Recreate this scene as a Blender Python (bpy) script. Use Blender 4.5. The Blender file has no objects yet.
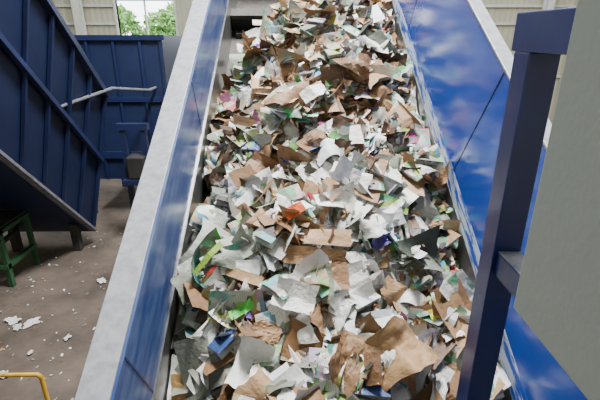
import bpy, math, random
import numpy as np
from mathutils import Vector, Matrix
random.seed(7); rng=np.random.default_rng(21)
CZ=4.0            # eye height above hall floor
A=math.radians(30)
N=(0,-math.sin(A),math.cos(A)); D=(0,math.cos(A),math.sin(A))
def C(X,s,w): return Vector((X, N[1]*w+D[1]*s, N[2]*w+D[2]*s+CZ))
def W(x,y,z): return Vector((x,y,z+CZ))
def lin(h):
    h=h.lstrip('#'); o=[]
    for i in (0,2,4):
        c=int(h[i:i+2],16)/255
        o.append(c/12.92 if c<=0.04045 else ((c+0.055)/1.055)**2.4)
    return (o[0],o[1],o[2],1)
# ---------- materials
def mat(name,col,rough=0.5,metal=0.0,col2=None,nscale=4,nlo=0.4,nhi=0.65,bump=0.0,bscale=30,stretch=None,coat=0.0,detail=6):
    m=bpy.data.materials.new(name); m.use_nodes=True
    nt=m.node_tree; b=nt.nodes['Principled BSDF']
    b.inputs['Roughness'].default_value=rough; b.inputs['Metallic'].default_value=metal
    b.inputs['Coat Weight'].default_value=coat; b.inputs['Coat Roughness'].default_value=0.15
    c1=lin(col); b.inputs['Base Color'].default_value=c1
    tc=nt.nodes.new('ShaderNodeTexCoord'); mp=nt.nodes.new('ShaderNodeMapping')
    nt.links.new(tc.outputs['Object'],mp.inputs[0])
    if stretch:
        mp.inputs['Rotation'].default_value=(-A,0,0)
        mp2=nt.nodes.new('ShaderNodeMapping'); mp2.inputs['Scale'].default_value=stretch
        nt.links.new(mp.outputs[0],mp2.inputs[0]); mp=mp2
    if col2:
        n=nt.nodes.new('ShaderNodeTexNoise'); n.inputs['Scale'].default_value=nscale; n.inputs['Detail'].default_value=detail
        n.inputs['Roughness'].default_value=0.65
        nt.links.new(mp.outputs[0],n.inputs[0])
        r=nt.nodes.new('ShaderNodeValToRGB'); r.color_ramp.elements[0].position=nlo; r.color_ramp.elements[1].position=nhi
        r.color_ramp.elements[0].color=c1; r.color_ramp.elements[1].color=lin(col2)
        nt.links.new(n.outputs[0],r.inputs[0]); nt.links.new(r.outputs[0],b.inputs['Base Color'])
    if bump>0:
        n2=nt.nodes.new('ShaderNodeTexNoise'); n2.inputs['Scale'].default_value=bscale; n2.inputs['Detail'].default_value=4
        nt.links.new(mp.outputs[0],n2.inputs[0])
        bp=nt.nodes.new('ShaderNodeBump'); bp.inputs['Strength'].default_value=bump; bp.inputs['Distance'].default_value=0.02
        nt.links.new(n2.outputs[0],bp.inputs['Height']); nt.links.new(bp.outputs[0],b.inputs['Normal'])
    return m
M={}
M['blue']=mat('blue_paint','#12409f',0.24,0,'#1e50ae',1.3,0.4,0.7,0.06,1.6,coat=0.55)
M['blueL']=mat('blue_paint_worn','#2b4480',0.36,0.1,'#667aa2',5.0,0.42,0.75,0.06,4,coat=0.25,stretch=(3,0.3,2))
M['scuff']=mat('scuffed_blue_paint','#1c49ac',0.4,0,'#b5c3d6',7,0.45,0.52,0.1,20,stretch=(2,0.5,3))
M['cap']=mat('galvanised_cap','#9c9fa6',0.45,0.1,'#7f838a',16,0.4,0.7,0.05,40)
M['steel']=mat('skirt_steel','#a3a4a2',0.28,0.8,'#77777a',5,0.35,0.7,0.08,14)
M['navy']=mat('navy_paint','#1a2443',0.4,0,'#212c4d',2,0.3,0.7,0.05,8)
M['navyR']=mat('navy_rib_paint','#182244',0.4,0,'#1e2a54',2,0.3,0.7,0.05,8)
M['navy2']=mat('frame_navy','#101c54',0.34,0,'#182868',3,0.3,0.7,0.05,20,coat=0.2)
M['railtop']=mat('mottled_grey','#77777f',0.7,0,'#4a4c5c',12,0.35,0.7)  # two greys mottled, for rail top, chute flange and pipe
M['belt']=mat('rubber_belt','#3e3b37',0.7,0,'#55504a',6,0.4,0.7,0.3,40)
M['floor']=mat('dirty_concrete','#695d54',0.85,0,'#3f3832',1.3,0.35,0.7,0.3,12,detail=12)
M['cab']=mat('cabinet_grey','#9aa19b',0.5,0,'#959c97',3,0.3,0.7,0.03,60)
M['yellow']=mat('yellow_paint','#c89b2c',0.45,0,'#a8801f',9,0.4,0.7)
M['green']=mat('green_paint','#2a5c3e',0.5,0,'#234b31',6,0.4,0.7)
M['dark']=mat('dark_steel','#343436',0.6,0.3,'#44423e',5,0.4,0.7)
M['white']=mat('white_paint','#d6d8d3',0.5,0,'#c4c6c0',3,0.4,0.7)
M['roof']=mat('roof_sheet','#9a9c98',0.7,0,'#8c8e8a',2,0.4,0.7)
M['bark']=mat('bark','#4f4335',0.9,0,'#3a3128',6,0.4,0.7)
M['leaf']=mat('foliage','#55803c',0.8,0,'#8fb06e',5,0.35,0.65)
M['grass']=mat('grass','#6f8a50',0.9,0,'#5a7542',2,0.4,0.7)
def cladding():
    m=mat('ribbed_cladding','#c2c0ac',0.6,0,'#b3b19d',0.7,0.35,0.7)
    nt=m.node_tree; b=nt.nodes['Principled BSDF']
    tc=nt.nodes.new('ShaderNodeTexCoord'); w=nt.nodes.new('ShaderNodeTexWave')
    w.wave_type='BANDS'; w.bands_direction='X'; w.inputs['Scale'].default_value=1.3
    nt.links.new(tc.outputs['Object'],w.inputs[0])
    bp=nt.nodes.new('ShaderNodeBump'); bp.inputs['Strength'].default_value=0.5; bp.inputs['Distance'].default_value=0.04
    nt.links.new(w.outputs[1],bp.inputs['Height']); nt.links.new(bp.outputs[0],b.inputs['Normal'])
    return m
M['clad']=cladding()
# ---------- mesh helpers
def obj(name,verts,faces,m,parent=None,smooth=False,bevel=0):
    me=bpy.data.meshes.new(name); me.from_pydata([tuple(v) for v in verts],[],faces); me.update()
    o=bpy.data.objects.new(name,me); bpy.context.collection.objects.link(o)
    if m: me.materials.append(m)
    if parent: o.parent=parent
    import bmesh
    bm=bmesh.new(); bm.from_mesh(me); bmesh.ops.recalc_face_normals(bm,faces=bm.faces); bm.to_mesh(me); bm.free()
    if smooth:
        for p in me.polygons: p.use_smooth=True
    if bevel>0:
        md=o.modifiers.new('b','BEVEL'); md.width=bevel; md.segments=2; md.limit_method='ANGLE'
    return o
HF=[(0,1,2,3),(4,7,6,5),(0,4,5,1),(1,5,6,2),(2,6,7,3),(3,7,4,0)]
def empty(name,loc=(0,0,0)):
    e=bpy.data.objects.new(name,None); bpy.context.collection.objects.link(e); e.empty_display_size=0.2; return e
def prismC(name,poly,s0,s1,m,parent,bevel=0):
    n=len(poly); v=[C(x,s0,w) for x,w in poly]+[C(x,s1,w) for x,w in poly]
    f=[tuple(range(n)),tuple(range(2*n-1,n-1,-1))]+[(i,(i+1)%n,n+(i+1)%n,n+i) for i in range(n)]
    return obj(name,v,f,m,parent,bevel=bevel)
def beam(name,p0,p1,w,h,m,parent,up=(0,0,1),bevel=0.004):
    p0=Vector(p0);p1=Vector(p1); d=(p1-p0).normalized(); up=Vector(up)
    if abs(d.dot(up))>0.98: up=Vector((0,1,0))
    sx=d.cross(up).normalized(); uz=sx.cross(d).normalized()
    v=[]
    for p in (p0,p1):
        for a,b in ((-1,-1),(1,-1),(1,1),(-1,1)): v.append(p+sx*a*w/2+uz*b*h/2)
    return obj(name,v,HF,m,parent,bevel=bevel)
def box(name,a,b,m,parent=None,bevel=0.0):
    x0,y0,z0=a;x1,y1,z1=b
    v=[(x0,y0,z0),(x1,y0,z0),(x1,y1,z0),(x0,y1,z0),(x0,y0,z1),(x1,y0,z1),(x1,y1,z1),(x0,y1,z1)]
    return obj(name,v,HF,m,parent,bevel=bevel)
def tube(name,pts,r,m,parent):
    cu=bpy.data.curves.new(name,'CURVE'); cu.dimensions='3D'; cu.bevel_depth=r; cu.bevel_resolution=4; cu.use_fill_caps=True
    sp=cu.splines.new('POLY'); sp.points.add(len(pts)-1)
    for i,p in enumerate(pts): sp.points[i].co=(*p,1)
    o=bpy.data.objects.new(name,cu); bpy.context.collection.objects.link(o); cu.materials.append(m)
    if parent:o.parent=parent
    return o
def sheetq(name,q,th,m,parent):
    q=[Vector(p) for p in q]; n=(q[1]-q[0]).cross(q[3]-q[0]).normalized()*th
    return obj(name,q+[p+n for p in q],HF,m,parent)

# ================= main inclined conveyor
cv=empty('inclined_conveyor')
S0,S1=-1.2,9.0
prismC('belt',[(-0.80,-3.05),(1.26,-3.05),(1.26,-3.02),(-0.80,-3.02)],S0,S1,M['belt'],cv)
for i,s in enumerate(np.arange(4.55,8.8,0.6)):
    prismC('cleat_%d'%i,[(-0.74,-3.02),(1.18,-3.02),(1.18,-2.96),(-0.74,-2.96)],s,s+0.05,M['belt'],cv)
prismC('head_cross_plate',[(-0.80,-3.0),(0.30,-3.0),(0.30,-2.78),(-0.80,-2.78)],5.30,5.36,M['dark'],cv,0.004)
prismC('head_cross_angle',[(-0.80,-2.80),(0.36,-2.80),(0.36,-2.75),(-0.80,-2.75)],5.22,5.40,M['belt'],cv,0.004)
prismC('head_chute_plate',[(-0.80,-3.0),(0.10,-3.0),(0.10,-2.35),(-0.80,-2.35)],6.3,6.36,M['dark'],cv,0.004)
# left side
prismC('skirt_left',[(-0.84,-3.1),(-0.80,-3.1),(-0.80,-2.60),(-0.84,-2.60)],S0,S1,M['steel'],cv)
prismC('side_wall_left',[(-0.86,-2.62),(-0.812,-2.62),(-0.80,-2.03),(-0.86,-2.03)],S0,S1,M['blueL'],cv)
prismC('cap_left',[(-0.965,-2.03),(-0.812,-2.03),(-0.812,-2.012),(-0.965,-2.012)],S0,S1,M['cap'],cv,0.004)
prismC('cap_lip_left',[(-0.965,-2.12),(-0.95,-2.12),(-0.95,-2.032),(-0.965,-2.032)],S0,S1,M['cap'],cv)
# right side
prismC('skirt_right',[(1.26,-3.1),(1.30,-3.1),(1.31,-2.68),(1.27,-2.68)],S0,S1,M['steel'],cv)
prismC('scuffed_strip_right',[(1.272,-2.68),(1.33,-2.68),(1.34,-2.54),(1.284,-2.54)],S0,S1,M['scuff'],cv)
prismC('side_wall_right',[(1.285,-2.54),(1.35,-2.54),(1.41,-1.61),(1.35,-1.61)],S0,S1,M['blue'],cv)
prismC('cap_right',[(1.345,-1.61),(1.445,-1.61),(1.445,-1.592),(1.345,-1.592)],S0,S1,M['cap'],cv,0.004)
for i,s in enumerate((0.2,2.35,4.5,6.6,8.5)):
    prismC('seam_right_%d'%i,[(1.283,-2.54),(1.30,-2.54),(1.36,-1.62),(1.345,-1.62)],s,s+0.012,M['navy2'],cv)
    prismC('seam_left_%d'%i,[(-0.82,-2.61),(-0.809,-2.61),(-0.797,-2.04),(-0.81,-2.04)],s+0.5,s+0.51,M['navy2'],cv)
    prismC('stiffener_right_%d'%i,[(1.36,-3.2),(1.44,-3.2),(1.44,-1.62),(1.41,-1.62)],s+0.3,s+0.38,M['navy2'],cv)
    prismC('stiffener_left_%d'%i,[(-0.94,-3.2),(-0.86,-3.2),(-0.86,-2.05),(-0.94,-2.05)],s+0.3,s+0.38,M['navy2'],cv)
prismC('channel_left',[(-0.96,-3.35),(-0.82,-3.35),(-0.82,-3.1),(-0.96,-3.1)],S0,S1,M['navy2'],cv)
prismC('channel_right',[(1.28,-3.35),(1.44,-3.35),(1.44,-3.1),(1.28,-3.1)],S0,S1,M['navy2'],cv)
prismC('return_pan',[(-0.82,-3.33),(1.28,-3.33),(1.28,-3.30),(-0.82,-3.30)],S0,S1,M['navy'],cv)
for i,s in enumerate((0.6,3.5,6.4,8.7)):
    for X in (-0.89,1.36):
        p=C(X,s,-3.3); beam('leg_%d_%s'%(i,'l' if X<0 else 'r'),(p.x,p.y,0),p,0.12,0.12,M['navy2'],cv)
# ================= waste paper pile
def HH(X,s):
    c=0.235
    b=0.27*(1-((X-c)/1.0)**2)
    b+=0.05*np.sin(3.1*X+1.7*s+0.4)+0.06*np.sin(4.3*s-2.3*X)+0.05*np.sin(8*X+4*s+1)+0.05*np.sin(10*s-6*X+2)+0.035*np.sin(17*X-9*s)+0.02*np.sin(23*s+19*X)
    e=np.clip((1.25-np.abs(X-c))/0.35,0,1)
    fe=np.clip((6.1-s)/0.7,0,1)
    return -2.86+b*e*fe-0.1*(1-fe)
def leftlim(s):
    return -0.74+np.clip((s-3.8)/1.6,0,1)**1.3*0.98
nu,nv=60,260
xs=np.linspace(0,1,nu); ss=np.linspace(-0.6,6.2,nv)
V=[];F=[]
for j,s in enumerate(ss):
    L=leftlim(s)-0.03
    for i,u in enumerate(xs):
        X=L+(1.245-L)*u
        edge=min(u,1-u)
        w=HH(X,s)-0.08+rng.normal(0,0.012)
        if edge<0.02: w=-3.015
        if j in(0,nv-1): w=-3.015
        V.append(C(X,s,w))
for j in range(nv-1):
    for i in range(nu-1):
        a=j*nu+i; F.append((a,a+1,a+nu+1,a+nu))
PILE=empty('waste_paper_pile')
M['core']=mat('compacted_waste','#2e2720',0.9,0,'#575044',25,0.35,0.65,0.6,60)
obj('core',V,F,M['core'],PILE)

def paper_mat():
    m=bpy.data.materials.new('mixed_paper'); m.use_nodes=True; nt=m.node_tree; L=nt.links
    b=nt.nodes['Principled BSDF']; b.inputs['Roughness'].default_value=0.6
    at=nt.nodes.new('ShaderNodeVertexColor'); at.layer_name='Col'
    uv=nt.nodes.new('ShaderNodeUVMap'); uv.uv_map='UVMap'
    wv=nt.nodes.new('ShaderNodeTexWave'); wv.bands_direction='Y'; wv.inputs['Scale'].default_value=30; wv.inputs['Distortion'].default_value=0
    L.new(uv.outputs[0],wv.inputs[0])
    mp=nt.nodes.new('ShaderNodeMapping'); mp.inputs['Scale'].default_value=(16,11,1); L.new(uv.outputs[0],mp.inputs[0])
    vb=nt.nodes.new('ShaderNodeTexVoronoi'); vb.distance='CHEBYCHEV'; vb.inputs['Scale'].default_value=1; L.new(mp.outputs[0],vb.inputs[0])
    sep=nt.nodes.new('ShaderNodeSeparateColor'); L.new(vb.outputs['Color'],sep.inputs[0])
    def mth(op,a,bv):
        n=nt.nodes.new('ShaderNodeMath'); n.operation=op
        for k,x in enumerate((a,bv)):
            if isinstance(x,(int,float)): n.inputs[k].default_value=x
            else: L.new(x,n.inputs[k])
        return n.outputs[0]
    line=mth('GREATER_THAN',wv.outputs[1],0.5)
    blk=mth('GREATER_THAN',sep.outputs[0],0.45)
    txt=mth('MULTIPLY',line,blk)
    hast=mth('GREATER_THAN',at.outputs['Alpha'],0.25)
    txt=mth('MULTIPLY',mth('MULTIPLY',txt,hast),0.32)
    mx=nt.nodes.new('ShaderNodeMix'); mx.data_type='RGBA'
    L.new(txt,mx.inputs[0]); L.new(at.outputs[0],mx.inputs[6]); mx.inputs[7].default_value=(0.06,0.06,0.08,1)
    hs=nt.nodes.new('ShaderNodeHueSaturation'); hs.inputs['Saturation'].default_value=0.85; hs.inputs['Value'].default_value=0.45
    L.new(vb.outputs['Color'],hs.inputs['Color'])
    pic=mth('MULTIPLY',mth('GREATER_THAN',at.outputs['Alpha'],0.75),mth('GREATER_THAN',sep.outputs[1],0.5))
    mx2=nt.nodes.new('ShaderNodeMix'); mx2.data_type='RGBA'
    L.new(pic,mx2.inputs[0]); L.new(mx.outputs[2],mx2.inputs[6]); L.new(hs.outputs[0],mx2.inputs[7])
    no=nt.nodes.new('ShaderNodeTexNoise'); no.inputs['Scale'].default_value=9; L.new(uv.outputs[0],no.inputs[0])
    mr=nt.nodes.new('ShaderNodeMapRange'); mr.inputs[1].default_value=0.3; mr.inputs[2].default_value=0.7; mr.inputs[3].default_value=0.8; mr.inputs[4].default_value=1.0
    L.new(no.outputs[0],mr.inputs[0])
    mx3=nt.nodes.new('ShaderNodeMix'); mx3.data_type='RGBA'; mx3.blend_type='MULTIPLY'; mx3.inputs[0].default_value=1
    L.new(mx2.outputs[2],mx3.inputs[6]); L.new(mr.outputs[0],mx3.inputs[7])
    L.new(mx3.outputs[2],b.inputs['Base Color'])
    n2=nt.nodes.new('ShaderNodeTexNoise'); n2.inputs['Scale'].default_value=20; n2.inputs['Detail'].default_value=4; L.new(uv.outputs[0],n2.inputs[0])
    bp=nt.nodes.new('ShaderNodeBump'); bp.inputs['Strength'].default_value=0.8; bp.inputs['Distance'].default_value=0.015
    L.new(n2.outputs[0],bp.inputs['Height']); L.new(bp.outputs[0],b.inputs['Normal'])
    return m
M['paper']=paper_mat()
class Sheets:
    def __init__(s): s.v=[];s.f=[];s.c=[];s.uv=[];s.sm=[];s.n=0
    def put(s,pos,x,y,z,UVa,UVb,col,yaw,tilt,tdir,pr,conv,smooth):
        gy,gx=x.shape
        P=np.stack([x,y,z],-1).reshape(-1,3)
        R=Matrix.Rotation(tilt,3,Vector((math.cos(tdir),math.sin(tdir),0)))@Matrix.Rotation(yaw,3,'Z')
        P=P@np.array(R).T
        if conv:
            X=P[:,0]+pos[0]; S=P[:,1]+pos[1]; Wd=P[:,2]+pos[2]
            X=np.clip(X,-0.79,1.255); Wd=np.maximum(Wd,-3.01)
            P=np.stack([X,N[1]*Wd+D[1]*S,N[2]*Wd+D[2]*S+CZ],-1)
        else: P=P+np.array(pos)
        idx=np.arange(gx*gy).reshape(gy,gx)+s.n
        s.f.append(np.stack([idx[:-1,:-1],idx[:-1,1:],idx[1:,1:],idx[1:,:-1]],-1).reshape(-1,4))
        s.sm.append(np.full((gx-1)*(gy-1),smooth))
        s.v.append(P); s.n+=gx*gy
        cc=np.array([*col[:3],pr]); s.c.append(np.tile(cc,(gx*gy,1)))
        o=rng.uniform(0,20,2); s.uv.append(np.stack([UVa+o[0],UVb+o[1]],-1).reshape(-1,2))
    def add(s,pos,a,b,col,yaw,tilt,tdir,amp=0.002,creases=1,fold=0.3,curl=0.3,res=6,pr=0.0,conv=True,skew=0.0,smooth=False,taper=0.0,wob=0.0):
        g=res; u=np.linspace(-0.5,0.5,g)
        U,Vv=np.meshgrid(u,u)
        x=U*a*(1-taper*(Vv+0.5)); y=Vv*b
        x=x+skew*Vv*a
        if wob>0:
            p1,p2,p3,p4=rng.uniform(0,6.3,4)
            x=x*(1+wob*np.sin(9*Vv+p1)+wob*.6*np.sin(21*Vv+p2)); y=y*(1+wob*np.sin(8*U+p3)+wob*.6*np.sin(19*U+p4))
        z=np.zeros_like(x)
        for q in range(creases):
            th=rng.uniform(0,math.pi); c0=rng.uniform(-0.35,0.35)*min(a,b)
            dd=x*math.cos(th)+y*math.sin(th)-c0
            z=z+fold/math.sqrt(creases)*np.abs(dd)*rng.choice([-1,1])
        th2=rng.uniform(0,math.pi); d2=x*math.cos(th2)+y*math.sin(th2)
        z=z+curl*rng.choice([-1,1])*d2*d2/max(a,b)*2.2
        if amp>0: z=z+rng.normal(0,amp,z.shape); x=x+rng.normal(0,amp*.8,z.shape); y=y+rng.normal(0,amp*.8,z.shape)
        z=z-z.mean()
        s.put(pos,x,y,z,U*a,Vv*b,col,yaw,tilt,tdir,pr,conv,smooth)
    def carton(s,pos,a,h,b,col,yaw,tilt,tdir,crush=0.5,pr=0.0):
        corners=[(-a/2,-h/2),(a/2,-h/2),(a/2,h/2),(-a/2,h/2),(-a/2,-h/2)]
        cx=[];cz=[]
        for i in range(4):
            for t in (0,.5):
                x0,z0=corners[i];x1,z1=corners[i+1]; cx.append(x0+(x1-x0)*t); cz.append(z0+(z1-z0)*t)
        cx.append(corners[0][0]); cz.append(corners[0][1]); cx=np.array(cx); cz=np.array(cz)
        cx=cx+crush*cz; mid=np.arange(9)%2==1
        cz=cz*(1-.3*crush); cz=np.where(mid,cz*rng.uniform(.6,1.05),cz)
        ys=np.array([-b/2-h*.45,-b/2,-b*.15,b*.2,b/2,b/2+h*.45])
        sc=np.array([1.5,1,rng.uniform(.9,1),rng.uniform(.9,1),1,1.4])
        x=sc[:,None]*cx[None,:]; z=sc[:,None]*cz[None,:]*np.array([1.3,1,.85,.9,1,1.2])[:,None]; y=np.repeat(ys[:,None],9,1)
        x=x+rng.normal(0,.003,x.shape); y=y+rng.normal(0,.004,y.shape); z=z+rng.normal(0,.003,z.shape)
        x[:,8]=x[:,0]; z[:,8]=z[:,0]; y[:,8]=y[:,0]
        ua=np.repeat(np.linspace(0,2*(a+h),9)[None,:],6,0); ub=np.repeat(ys[:,None],9,1)
        s.put(pos,x,y,z,ua,ub,col,yaw,tilt,tdir,pr,True,False)
    def wad(s,pos,r,col,pr=0.0,flat=.7):
        th=np.linspace(0,2*math.pi,15)[None,:]; ph=np.linspace(0.15,math.pi-.15,10)[:,None]
        rr=r*(1+rng.uniform(-.28,.2,(10,15))); rr[:,14]=rr[:,0]
        x=rr*np.sin(ph)*np.cos(th); y=rr*np.sin(ph)*np.sin(th)*1.25; z=rr*np.cos(ph)*np.ones_like(th)*flat
        ua=np.repeat(np.linspace(0,r*5,15)[None,:],10,0); ub=np.repeat(np.linspace(0,r*3,10)[:,None],15,1)
        s.put(pos,x,y,z,ua,ub,col,rng.uniform(0,6.3),rng.uniform(0,.8),rng.uniform(0,6.3),pr,True,False)
    def booklet(s,pos,a,b,col,yaw,tilt,tdir):
        pages=5
        fan=rng.uniform(.12,.45); cu=rng.uniform(-.8,.8)
        for p in range(pages):
            u=np.linspace(0,1,8); v=np.linspace(-.5,.5,4); U,Vv=np.meshgrid(u,v)
            ang=(p-pages/2)*fan*.35
            x=U*a*math.cos(ang); z=U*a*math.sin(ang)+cu*(U*a)**2*2*(1+.2*p); y=Vv*b
            c=col if p in(0,pages-1) else lin('#dcdcd4')
            s.put(pos,x,y,z,U*a,Vv*b,c,yaw,tilt,tdir,1.0 if p in(0,pages-1) else .5,True,True)
    def build(s,name,parent):
        V=np.concatenate(s.v).astype(np.float32); F=np.concatenate(s.f).astype(np.int32)
        Cc=np.concatenate(s.c).astype(np.float32); UV=np.concatenate(s.uv).astype(np.float32)
        me=bpy.data.meshes.new(name); me.vertices.add(len(V)); me.vertices.foreach_set('co',V.ravel())
        me.loops.add(F.size); me.loops.foreach_set('vertex_index',F.ravel())
        me.polygons.add(len(F)); me.polygons.foreach_set('loop_start',np.arange(0,F.size,4,dtype=np.int32))
        me.update(calc_edges=True)
        ca=me.color_attributes.new('Col','FLOAT_COLOR','POINT'); ca.data.foreach_set('color',Cc.ravel())
        ul=me.uv_layers.new(name='UVMap'); ul.data.foreach_set('uv',UV[F.ravel()].ravel())
        me.materials.append(M['paper'])
        me.polygons.foreach_set('use_smooth',np.concatenate(s.sm))
        o=bpy.data.objects.new(name,me); bpy.context.collection.objects.link(o)
        if parent:o.parent=parent
        return o
whites=['#f4f4f0','#ecece8','#e2e2dd','#f6f5f0','#d6d8d6','#e9ecee','#dfe3e6']
greys=['#a3a69a','#8f9385','#7d8476','#aaae9c','#6f7468','#b4b6a8','#84887c','#bfc1b6']
browns=['#a98460','#8f6c4b','#b8946e','#74563a','#9c7954','#bd9b74','#5f4735','#84613f','#4e3a2b']
cols=['#c8223e','#d8641e','#1f5fc8','#3a9ad0','#e0c040','#3a8a44','#d8609a','#5a3a8a','#16246b','#a8303a','#1c1e22','#4f6a3a','#9cc05a','#2d2a50','#274a86','#7a3a5a','#222428','#3a3530','#4a443c']
sh=Sheets()
def pick(X,s):
    r=rng.random(); top=np.clip((s-2.4)/1.5,0,1)
    pw=0.38-0.07*top+0.24*math.exp(-((s-1.9)/0.5)**2-((X-0.35)/0.55)**2); pg=0.19; pb=0.27+0.07*top
    if X<-0.25 and s<2: pg+=0.22; pw-=0.10; pb-=0.08
    if r<pw: return 'w'
    if r<pw+pg: return 'g'
    if r<pw+pg+pb: return 'b'
    return 'c'
NS=6600
for k in range(NS):
    s=rng.uniform(-0.5,6.1)
    L=leftlim(s); X=L+(1.22-L)*rng.random()
    t=pick(X,s)
    edge=min(X-L,1.22-X)
    layer=k/NS
    w=HH(X,s)-0.06+0.12*layer+rng.uniform(-0.03,0.03)
    if edge<0.12: w+=rng.uniform(-0.05,0.02)
    yaw=rng.uniform(0,2*math.pi); tdir=rng.uniform(0,2*math.pi); tilt=abs(rng.normal(0,0.5)); tilt=min(tilt,1.45)
    if X<-0.3 and s<1.9 and rng.random()<.5: tdir=rng.normal(1.2,.3); tilt=rng.uniform(.5,1.1); yaw=rng.normal(1.1,.3)
    sz=float(np.clip(rng.lognormal(-0.42,0.48),0.25,1.6)); sk=rng.uniform(-.15,.15); tp=rng.uniform(0,.15)
    pos=(X,s,w); mode=rng.random()
    if t=='w':
        col=lin(random.choice(whites)); a,b=.23*sz,.16*sz
        if mode<0.42: sh.add(pos,a,b,col,yaw,tilt,tdir,amp=.0,creases=2,fold=rng.choice([0,0.15,.3]),curl=rng.uniform(0.1,0.8),res=9,pr=rng.choice([0,0.5,0.5,1.0]),smooth=True)
        elif mode<0.72: sh.add(pos,a*1.1,b*1.2,col,yaw,tilt,tdir,amp=.0015,creases=7,fold=rng.uniform(.4,1.0),curl=.3,res=12,pr=rng.choice([0,0.5]),skew=sk,taper=tp,wob=.05,smooth=bool(rng.random()<.6))
        else: sh.add(pos,a,b,col,yaw,tilt,tdir,amp=0,creases=1,fold=rng.choice([.05,.2,1.0]),curl=.05,res=9,pr=rng.choice([0,0.5,1.0]))
    elif t=='g':
        col=lin(random.choice(greys)); a,b=.27*sz,.18*sz
        sh.add(pos,a,b,col,yaw,tilt*1.1,tdir,amp=0,creases=4,fold=rng.uniform(.1,.8),curl=rng.uniform(0,0.8),res=11,pr=rng.choice([0,0.5,0.5,1.0]),skew=sk,smooth=bool(rng.random()<.6))
    elif t=='b':
        col=lin(random.choice(browns))
        if mode<0.4: sh.add(pos,.28*sz,.2*sz,col,yaw,tilt,tdir,amp=0.002,creases=8,fold=rng.uniform(.4,1.0),curl=.4,res=12,pr=0,skew=sk,taper=tp,wob=.07,smooth=bool(rng.random()<.5))
        elif mode<0.85: sh.add(pos,.25*sz,.16*sz,col,yaw,tilt,tdir,amp=0.0,creases=1,fold=rng.choice([0,0.1,1.0]),curl=.1,res=9,pr=rng.choice([0,0,0,0.5]),skew=sk*.5,wob=.02)
        else: sh.add(pos,.26*sz,.12*sz,col,yaw,tilt,tdir,amp=0.0,creases=2,fold=1.0,curl=0,res=9,pr=0)
    else:
        sz=min(sz,1.2)
        col=lin(random.choice(cols)); a,b=.15*sz,.10*sz
        if rng.random()<0.5: col=lin(random.choice(whites)); a*=1.5; b*=1.6; pr=1.0
        else: pr=rng.choice([0,1.0])
        sh.add(pos,a,b,col,yaw,tilt,tdir,amp=0.0,creases=2,fold=0.4,curl=.6,res=7,pr=pr,smooth=bool(rng.random()<.5))
def rp():
    s=rng.uniform(-0.4,5.9); L=leftlim(s)+.08; return L+(1.12-L)*rng.random(),s
for k in range(150):
    X,s=rp(); a=rng.uniform(.08,.2)
    sh.carton((X,s,HH(X,s)+rng.uniform(0,.06)),a,a*rng.uniform(.25,.6),a*rng.uniform(.8,1.5),lin(random.choice(browns+browns+whites)),rng.uniform(0,6.3),rng.uniform(0,.8),rng.uniform(0,6.3),rng.uniform(.2,1.3),rng.choice([0,0,.5]))
for k in range(170):
    X,s=rp(); sh.wad((X,s,HH(X,s)+rng.uniform(.0,.06)),rng.uniform(.03,.07),lin(random.choice(whites+greys+browns)),rng.choice([0,0,.5]))
for k in range(260):
    X,s=rp(); sh.booklet((X,s,HH(X,s)+rng.uniform(.02,.09)),rng.uniform(.10,.2),rng.uniform(.14,.26),lin(random.choice(whites+whites+cols+greys)),rng.uniform(0,6.3),abs(rng.normal(0,.35)),rng.uniform(0,6.3))
for k in range(2400):
    s=rng.uniform(-0.5,6.1); L=leftlim(s); X=L+(1.22-L)*rng.random()
    w=HH(X,s)+rng.uniform(-0.02,0.08)
    c=random.choice(whites*3+greys+browns+cols)
    a=rng.uniform(.02,.08); b=a*rng.choice([.25,.6,.8])
    sh.add((X,s,w),a,b,lin(c),rng.uniform(0,6.3),abs(rng.normal(0,.6)),rng.uniform(0,6.3),amp=.001,creases=1,fold=.4,curl=.5,res=4,pr=rng.choice([0,0,1.0]))
def hero(X,s,a,b,c,yaw,tilt=0.12,tdir=0,amp=0.0,fold=0.12,creases=1,curl=0.1,res=10,pr=0,lift=0.115,skew=0,wob=0.02,smooth=False):
    sh.add((X,s,HH(X,s)+lift),a,b,lin(c),yaw,tilt,tdir,amp,creases,fold,curl,res,pr,skew=skew,wob=wob,smooth=smooth)
hero(0.16,1.66,.46,.12,'#b9946f',-0.05,.1,lift=.16,creases=2)
hero(0.13,1.50,.42,.12,'#8a6846',-0.1,.5,0,lift=.12,creases=3,fold=.3)
hero(-0.33,1.40,.26,.07,'#b08e66',-0.35,.2)
hero(-0.38,1.62,.26,.19,'#c3ccbf',0.5,.2,curl=.5,smooth=True,pr=.5,lift=.14,creases=3,fold=.2)
hero(-0.36,1.46,.26,.10,'#f0f0ec',0.0,.4,pr=.5)
hero(-0.03,2.02,.17,.12,'#d9b3bd',0.4,.15,pr=1,lift=.15)
hero(-0.03,2.11,.14,.08,'#c23a58',0.5,.1,lift=.14)
hero(0.52,2.72,.12,.19,'#e9e9e4',0.15,.2,pr=.5,lift=.15)
hero(0.00,1.80,.14,.08,'#d8642a',0.5,.3,creases=3,fold=.8,lift=.13)
hero(0.62,1.66,.16,.07,'#33286a',0.5,.3,creases=5,fold=.8,lift=.13)
hero(0.88,1.62,.34,.22,'#474f42',0.4,.35,1.2,creases=4,fold=.4,curl=.7,smooth=True,lift=.14)
hero(-0.57,1.50,.26,.04,'#8cb03a',0.9,.3,creases=3,fold=.5)
hero(-0.54,1.43,.2,.025,'#c43a34',0.9,.5)
hero(-0.33,1.15,.16,.06,'#52c24a',0.5,.3,creases=3,fold=.8)
hero(-0.45,1.12,.18,.03,'#e0d44a',0.2,.3)
hero(0.62,0.86,.42,.28,'#a98760',0.45,.15,2.0,amp=.0015,creases=14,fold=1.0,res=26,curl=.3,lift=.18,wob=.06,skew=.1,smooth=True)
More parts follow.
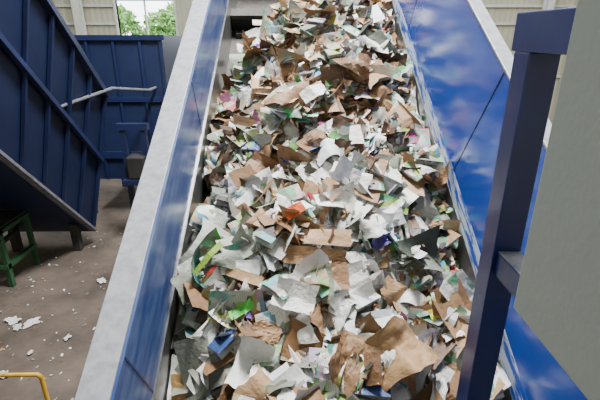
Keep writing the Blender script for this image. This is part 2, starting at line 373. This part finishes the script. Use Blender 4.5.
sh.carton((0.02,0.93,HH(0.02,0.93)+.13),.22,.12,.20,lin('#84623f'),-0.5,.35,0,.4)
hero(0.30,0.80,.30,.22,'#8a6a4a',0.9,.4,1,fold=.8,creases=10,amp=.002,res=18,lift=.14,wob=.05)
hero(0.20,1.35,.32,.18,'#8f6c4b',0.2,.4,2,fold=.6,creases=4,res=14,lift=.12)
hero(0.72,1.30,.30,.18,'#9c7a56',-0.5,.3,2,fold=.8,creases=8,res=16,lift=.13,wob=.05)
hero(-0.63,0.75,.24,.20,'#a3814e',0.1,.3)
hero(0.85,0.95,.22,.16,'#6b4f38',0.8,.5,2,fold=1,res=8)
hero(-0.25,0.82,.28,.20,'#e8e8e4',1.2,.4,amp=.001,creases=7,fold=.7,res=16,wob=.04,smooth=True)
hero(0.00,1.20,.26,.18,'#f0f0ec',-.3,.3,creases=6,fold=.7,res=14,lift=.14,wob=.03)
hero(0.35,1.28,.30,.18,'#efefec',.5,.35,creases=7,fold=.7,res=16,wob=.03)
hero(0.30,1.98,.30,.15,'#f7f7f3',.2,.2,fold=.4,creases=3,curl=.6,smooth=True,pr=.5,lift=.14)
hero(0.42,2.15,.30,.16,'#f7f7f3',-.4,.3,fold=.7,creases=7,res=14)
hero(0.65,1.85,.30,.14,'#f2f3f3',.3,.2,fold=.3,pr=.5,lift=.14)
hero(0.60,1.75,.28,.13,'#f4f4f2',-.1,.3,fold=.6,creases=5)
hero(0.28,2.30,.26,.20,'#f3f3f0',.9,.2,curl=.6,pr=.5,smooth=True)
hero(0.80,2.05,.24,.16,'#f4f4f0',.7,.4,creases=6,fold=.7)
hero(0.48,1.95,.24,.16,'#f6f6f2',.9,.3,creases=3,fold=.4,lift=.15)
hero(0.18,3.15,.24,.13,'#f5f5f2',.5,.3,fold=.5)
hero(0.10,2.62,.24,.15,'#f0f0ee',.9,.3,fold=.3,pr=.5)
hero(-0.05,2.55,.12,.08,'#1f5fc8',.4,.3,creases=3,fold=.6)
hero(0.25,3.6,.14,.09,'#3aa6dc',.7,.2)
hero(0.12,3.95,.14,.07,'#4a3a9a',.3,.3)
hero(0.6,2.5,.10,.05,'#e05a96',.8,.3)
hero(-0.40,2.95,.24,.18,'#7a5f46',.2,.5,0,fold=1.0)
hero(-0.25,2.5,.28,.18,'#86664a',-.5,.5,0,fold=.9,creases=4)
hero(0.75,3.6,.32,.2,'#a5825e',.3,.4,1,fold=.7,creases=4)
hero(0.45,4.5,.35,.22,'#93724f',.2,.4,1,fold=.6)
hero(0.7,5.3,.4,.25,'#a5825e',-.4,.3,1,fold=.4)
hero(0.4,3.4,.3,.2,'#6f5540',.1,.6,0,fold=.8,creases=4)
hero(0.25,2.75,.3,.18,'#8a6a4c',.5,.6,0,fold=.9,creases=5)
hero(0.82,1.95,.28,.05,'#3c352e',.75,.2)
hero(0.93,1.15,.14,.10,'#d8dc3a',.4,.4)
hero(-0.38,5.1,.26,.10,'#cfcaa8',.1,.15,lift=.02)
sh.build('sheets_and_cardboard',PILE)

# ================= room shell
box('floor',(-14,-6,-0.1),(12,20,0),M['floor'])
Yb=20
wb=empty('wall_back')
def wseg(n,x0,x1,z0,z1): box(n,(x0,Yb,z0),(x1,Yb+0.2,z1),M['clad'],wb)
wx0,wx1,wz0,wz1=-7.5,-5.05,3.7,5.35
vx0,vx1,vz0,vz1=-4.2,0.5,3.9,7.4
wseg('panel_1',-14,wx0,0,11); wseg('panel_2',wx1,vx0,0,11); wseg('panel_3',wx0,wx1,0,wz0); wseg('panel_4',wx0,wx1,wz1,11)
wseg('panel_5',vx0,vx1,0,vz0); wseg('panel_6',vx0,vx1,vz1,11); wseg('panel_7',vx1,12,0,11)
box('wall_left',(-14.2,-6,0),(-14,20,11),M['clad'])
box('wall_right',(12,-6,0),(12.2,20,11),M['clad'])
box('wall_front',(-14,-6.2,0),(12,-6,11),M['clad'])
box('ceiling',(-14,-6,11),(12,20,11.2),M['roof'])
def window(name,x0,x1,z0,z1,mull):
    wn=empty(name)
    for n,a,b in (('sill',(x0,Yb-0.06,z0-0.08),(x1,Yb+0.2,z0)),('head',(x0,Yb-0.06,z1),(x1,Yb+0.2,z1+0.1)),('jamb_1',(x0-0.1,Yb-0.06,z0-.08),(x0,Yb+0.2,z1+.1)),('jamb_2',(x1,Yb-0.06,z0-.08),(x1+0.1,Yb+0.2,z1+.1))):
        box(n,a,b,M['white'],wn)
    for i,x in enumerate(mull): box('mullion_%d'%i,(x-.03,Yb,z0),(x+.03,Yb+0.1,z1),M['white'],wn)
window('window_1',wx0,wx1,wz0,wz1,(-6.3,))
window('added_reflection_window',vx0,vx1,vz0,vz1,(-3,-1.85,-.7))  # added opening, hidden behind the conveyor, to reflect in the right blue wall
k=0
for z in (2.2,4.4,5.1,6.2,8.2):
    for (a,b) in ((-14,wx0-0.12),(vx1+0.12,12)):
        k+=1; box('trim_%d'%k,(a,Yb-0.12,z),(b,Yb,z+0.10),M['white'])
for X in (-11.8,-9.9,-8.7,4.3,7.2,10.4):
    c=empty('steel_column')
    box('web',(X-0.02,18.9,0),(X+0.02,19.2,11),M['white'],c)
    box('flange_1',(X-0.14,18.87,0),(X+0.14,18.9,11),M['white'],c)
    box('flange_2',(X-0.14,19.2,0),(X+0.14,19.23,11),M['white'],c)
    box('base_plate',(X-0.2,18.8,0),(X+0.2,19.3,0.03),M['dark'],c)
box('ground_outside',(-40,20.3,-0.1),(30,70,0),M['grass'])
def tree(x,y,h):
    e=empty('tree')
    beam('trunk',(x,y,0),(x,y,h*0.6),0.3,0.3,M['bark'],e)
    V=[];F=[]
    for i in range(1300):
        r=rng.normal(0,1,3); r/=np.linalg.norm(r); r*=rng.uniform(0.3,1)**0.5
        p=np.array([x,y,h*0.62])+r*np.array([h*.26,h*.26,h*.40])
        a=rng.normal(0,0.13,3); b=rng.normal(0,0.13,3); n=len(V)
        V+= [p-a,p+b,p+a,p-b]; F.append((n,n+1,n+2,n+3))
    obj('foliage',V,F,M['leaf'],e)
for x,y,h in ((-9.3,33,5.6),(-13.5,37,6),(-6,40,6.5),(-12,48,7),(-1,45,7)): tree(x,y,h)

# ================= inclined chute at left
ch=empty('feed_chute')
e=Vector((0,-math.sqrt(.5),math.sqrt(.5)))
def E(x,z,l): return W(x,8.0,z)+e*l
Lc=6.5
bR,tR,tL,bL=(-4.1,-3.7),(-3.43,-1.02),(-6.3,-1.02),(-5.6,-3.7)
sheetq('side_right',[E(*bR,0),E(*bR,Lc),E(*tR,Lc),E(*tR,0)],0.03,M['navy'],ch)
sheetq('side_left',[E(*bL,0),E(*tL,0),E(*tL,Lc),E(*bL,Lc)],0.03,M['navy'],ch)
sheetq('bottom',[E(*bL,0),E(*bR,0),E(*bR,Lc),E(*bL,Lc)],0.03,M['navy'],ch)
sheetq('end_plate',[E(*bR,0),E(*bL,0),E(*tL,0),E(*tR,0)],0.03,M['navy'],ch)
nr=Vector((1,0,-0.25)).normalized()
def lerp(f): return (bR[0]+(tR[0]-bR[0])*f, bR[1]+(tR[1]-bR[1])*f)
beam('bottom_flange',E(*bR,0)+nr*.03,E(*bR,Lc)+nr*.03,0.12,0.05,M['railtop'],ch)
beam('top_flange',E(*tR,0)+nr*.03,E(*tR,Lc)+nr*.03,0.12,0.10,M['navy'],ch)
beam('stringer',E(*lerp(.55),0)+nr*.06,E(*lerp(.55),Lc)+nr*.06,0.08,0.08,M['navyR'],ch)
for i,l in enumerate(np.arange(0.05,6.5,0.62)):
    beam('rib_%d'%i,E(*lerp(.02),l)+nr*.04,E(*lerp(.98),l)+nr*.04,0.05,0.06,M['navyR'],ch)
for i,(l,x) in enumerate(((0.4,-4.3),(0.4,-5.5),(4.5,-4.3),(4.5,-5.5))):
    p=E(x,-3.7,l); beam('leg_%d'%i,(p.x,p.y,0),p,0.14,0.14,M['dark'],ch)
tube('brace_pipe',[W(-3.78,6.8,-1.09),W(-3.28,8.0,-.9),W(-2.95,9.0,-1.05),W(-2.95,9.47,-1.05)],0.03,M['railtop'],ch)
# far hopper
hp=empty('steel_hopper')
Yh=9.5
box('front_plate',(-4.9,Yh,CZ-3.1),(-2.72,Yh+0.04,CZ-0.02),M['navy'],hp)
box('right_plate',(-2.76,Yh+0.04,CZ-3.1),(-2.72,Yh+2.2,CZ-0.02),M['navy'],hp)
box('left_plate',(-4.9,Yh+0.04,CZ-3.1),(-4.86,Yh+2.2,CZ-0.02),M['navy'],hp)
box('back_plate',(-4.86,Yh+2.16,CZ-3.1),(-2.76,Yh+2.2,CZ-0.02),M['navy'],hp)
box('top_flange',(-4.95,Yh-0.06,CZ-0.10),(-2.66,Yh,CZ+0.0),M['navyR'],hp)
box('mid_flange',(-4.95,Yh-0.05,CZ-1.35),(-2.66,Yh,CZ-1.25),M['navyR'],hp)
box('low_flange',(-4.95,Yh-0.06,CZ-2.6),(-2.66,Yh,CZ-2.45),M['navyR'],hp)
for i,x in enumerate((-4.3,-3.75,-3.2,-2.78)):
    box('rib_%d'%i,(x,Yh-0.04,CZ-3.1),(x+.05,Yh,CZ-.1),M['navyR'],hp)
for i,(x,y) in enumerate(((-4.85,Yh),(-2.85,Yh),(-4.85,Yh+2),(-2.85,Yh+2))):
    box('leg_%d'%i,(x,y+0.04,0),(x+.12,y+.16,CZ-3.1),M['navy2'],hp)
st=empty('support_stand')
for i,x in enumerate((-3.35,-2.95)):
    box('leg_%d'%i,(x,8.2,0),(x+.1,8.3,2.3),M['navyR'],st)
box('cross_bar',(-3.4,8.18,2.3),(-2.8,8.32,2.42),M['navyR'],st)
box('gearbox',(-3.25,8.05,1.35),(-2.9,8.45,1.8),M['dark'],st,0.03)
box('shelf',(-3.35,8.0,1.25),(-2.8,8.5,1.35),M['navyR'],st)
# ================= green machine frame
gm=empty('green_machine_frame')
gx=-0.22
for i,(x,y) in enumerate(((-4.62,6.35),(-6.0,6.35),(-4.62,7.1),(-6.0,7.1))):
    box('leg_%d'%i,(x+gx,y,0),(x+.07+gx,y+.08,1.05),M['green'],gm)
for i,(z) in enumerate((0.35,0.97)):
    box('rail_front_%d'%i,(-6.0+gx,6.33,z),(-4.54+gx,6.43,z+.07),M['green'],gm)
    box('rail_side_%d'%i,(-4.62+gx,6.35,z),(-4.54+gx,7.18,z+.07),M['green'],gm)
box('tray',(-5.95+gx,6.4,1.06),(-4.56+gx,7.15,1.09),M['dark'],gm)
for i in range(5):
    tube('roller_%d'%i,[(-5.9+i*.28+gx,6.45,.7),(-5.9+i*.28+gx,7.1,.7)],0.05,M['dark'],gm)
# ================= yellow safety railing
yr=empty('yellow_safety_railing')
tube('top_rail',[(-5.2,3.24,1.0),(-2.44,3.24,1.0),(-2.41,3.24,0.97),(-2.41,3.24,0.0)],0.022,M['yellow'],yr)
tube('mid_rail',[(-5.2,3.24,0.5),(-2.41,3.24,0.5)],0.02,M['yellow'],yr)
tube('post',[(-3.9,3.24,0),(-3.9,3.24,1.0)],0.024,M['yellow'],yr)
tube('post_2',[(-5.2,3.24,0),(-5.2,3.24,1.0)],0.024,M['yellow'],yr)
# ================= viewing platform, guard frame and cabinet
pf=empty('viewing_platform')
box('deck',(-0.70,-1.6,CZ-1.68),(1.18,1.50,CZ-1.63),M['dark'],pf)
for i,(x,y) in enumerate(((-0.65,-1.5),(1.05,-1.5),(-0.65,-0.5),(1.05,-0.5))):
    box('leg_%d'%i,(x,y,0),(x+.1,y+.1,CZ-1.68),M['navy2'],pf)
gf=empty('guard_frame')
z0=CZ-1.63
px=0.725
box('post',(px,1.385,z0),(px+.10,1.485,CZ-0.05),M['navy2'],gf,0.004)
box('top_beam',(px,0.15,CZ-0.05),(px+.13,1.51,CZ+0.068),M['navy2'],gf,0.004)
box('mid_rail',(px+.015,0.15,CZ-0.83),(px+.095,1.385,CZ-0.74),M['navy2'],gf,0.003)
box('mid_rail_top',(px+.017,0.15,CZ-0.74),(px+.093,1.385,CZ-0.736),M['railtop'],gf)  # thin paler grey strip on the rail's top face
box('rear_post',(px,0.02,z0),(px+.12,0.15,CZ+0.068),M['navy2'],gf,0.004)
cb=empty('control_cabinet')
box('body',(0.59,0.25,CZ-0.685),(0.722,0.963,CZ+0.9),M['cab'],cb,0.004)
box('door',(0.578,0.27,CZ-0.675),(0.589,0.955,CZ+0.88),M['cab'],cb,0.003)
# ================= floor litter
fl=Sheets()
for (x,y,a) in ((-3.35,6.5,.16),(-3.65,4.3,.12),(-3.55,4.7,.08),(-2.75,4.9,.12),(-2.6,5.2,.09),(-3.2,5.0,.1),(-3.9,5.35,.2),(-4.2,5.4,.2),(-4.05,5.25,.15),(-3.0,7.6,.1),(-2.5,6.8,.09),(-4.3,4.9,.12),(-4.6,5.6,.14)):
    fl.add((x,y,0.03),a,a*.7,lin(random.choice(whites)),rng.uniform(0,6),0.08,0,amp=.003,creases=3,fold=.2,curl=.1,res=9,pr=.5,conv=False,wob=.14,skew=.2)
for i in range(520):
    x=rng.uniform(-4.8,-1.2); y=rng.uniform(2.5,9); a=rng.uniform(.015,.05)
    fl.add((x,y,0.012),a,a*rng.uniform(.3,.8),lin(random.choice(whites+greys+browns)),rng.uniform(0,6),0.1,0,amp=.002,fold=.1,curl=.1,res=4,conv=False,wob=.15,skew=.3)
fl.build('floor_litter',None)

# ================= lights
def area(n,loc,sx,sy,p,col=(1,1,1),rot=(0,0,0)):
    l=bpy.data.lights.new(n,'AREA'); l.shape='RECTANGLE'; l.size=sx; l.size_y=sy; l.energy=p; l.color=col
    o=bpy.data.objects.new(n,l); o.location=loc; o.rotation_euler=rot; bpy.context.collection.objects.link(o)
area('skylight_1',(0.6,5.2,10.9),1.0,3,2900,(1,0.99,0.97))
area('skylight_2',(-6.5,9,10.9),1.6,16,1300,(0.95,0.98,1))
area('skylight_3',(7.5,9,10.9),2.0,16,1450,(0.95,0.98,1))
w=bpy.data.worlds.new('World'); bpy.context.scene.world=w; w.use_nodes=True
bg=w.node_tree.nodes['Background']; bg.inputs[0].default_value=(0.88,0.95,1,1); bg.inputs[1].default_value=7.0
# ================= camera
cd=bpy.data.cameras.new('Camera'); cam=bpy.data.objects.new('Camera',cd); bpy.context.collection.objects.link(cam)
cd.sensor_width=36; cd.lens=36*430/600; cd.clip_start=0.05; cd.clip_end=200
cam.location=(0,0,CZ); cam.rotation_euler=(math.radians(90-21),0,math.radians(-0.8))
bpy.context.scene.camera=cam
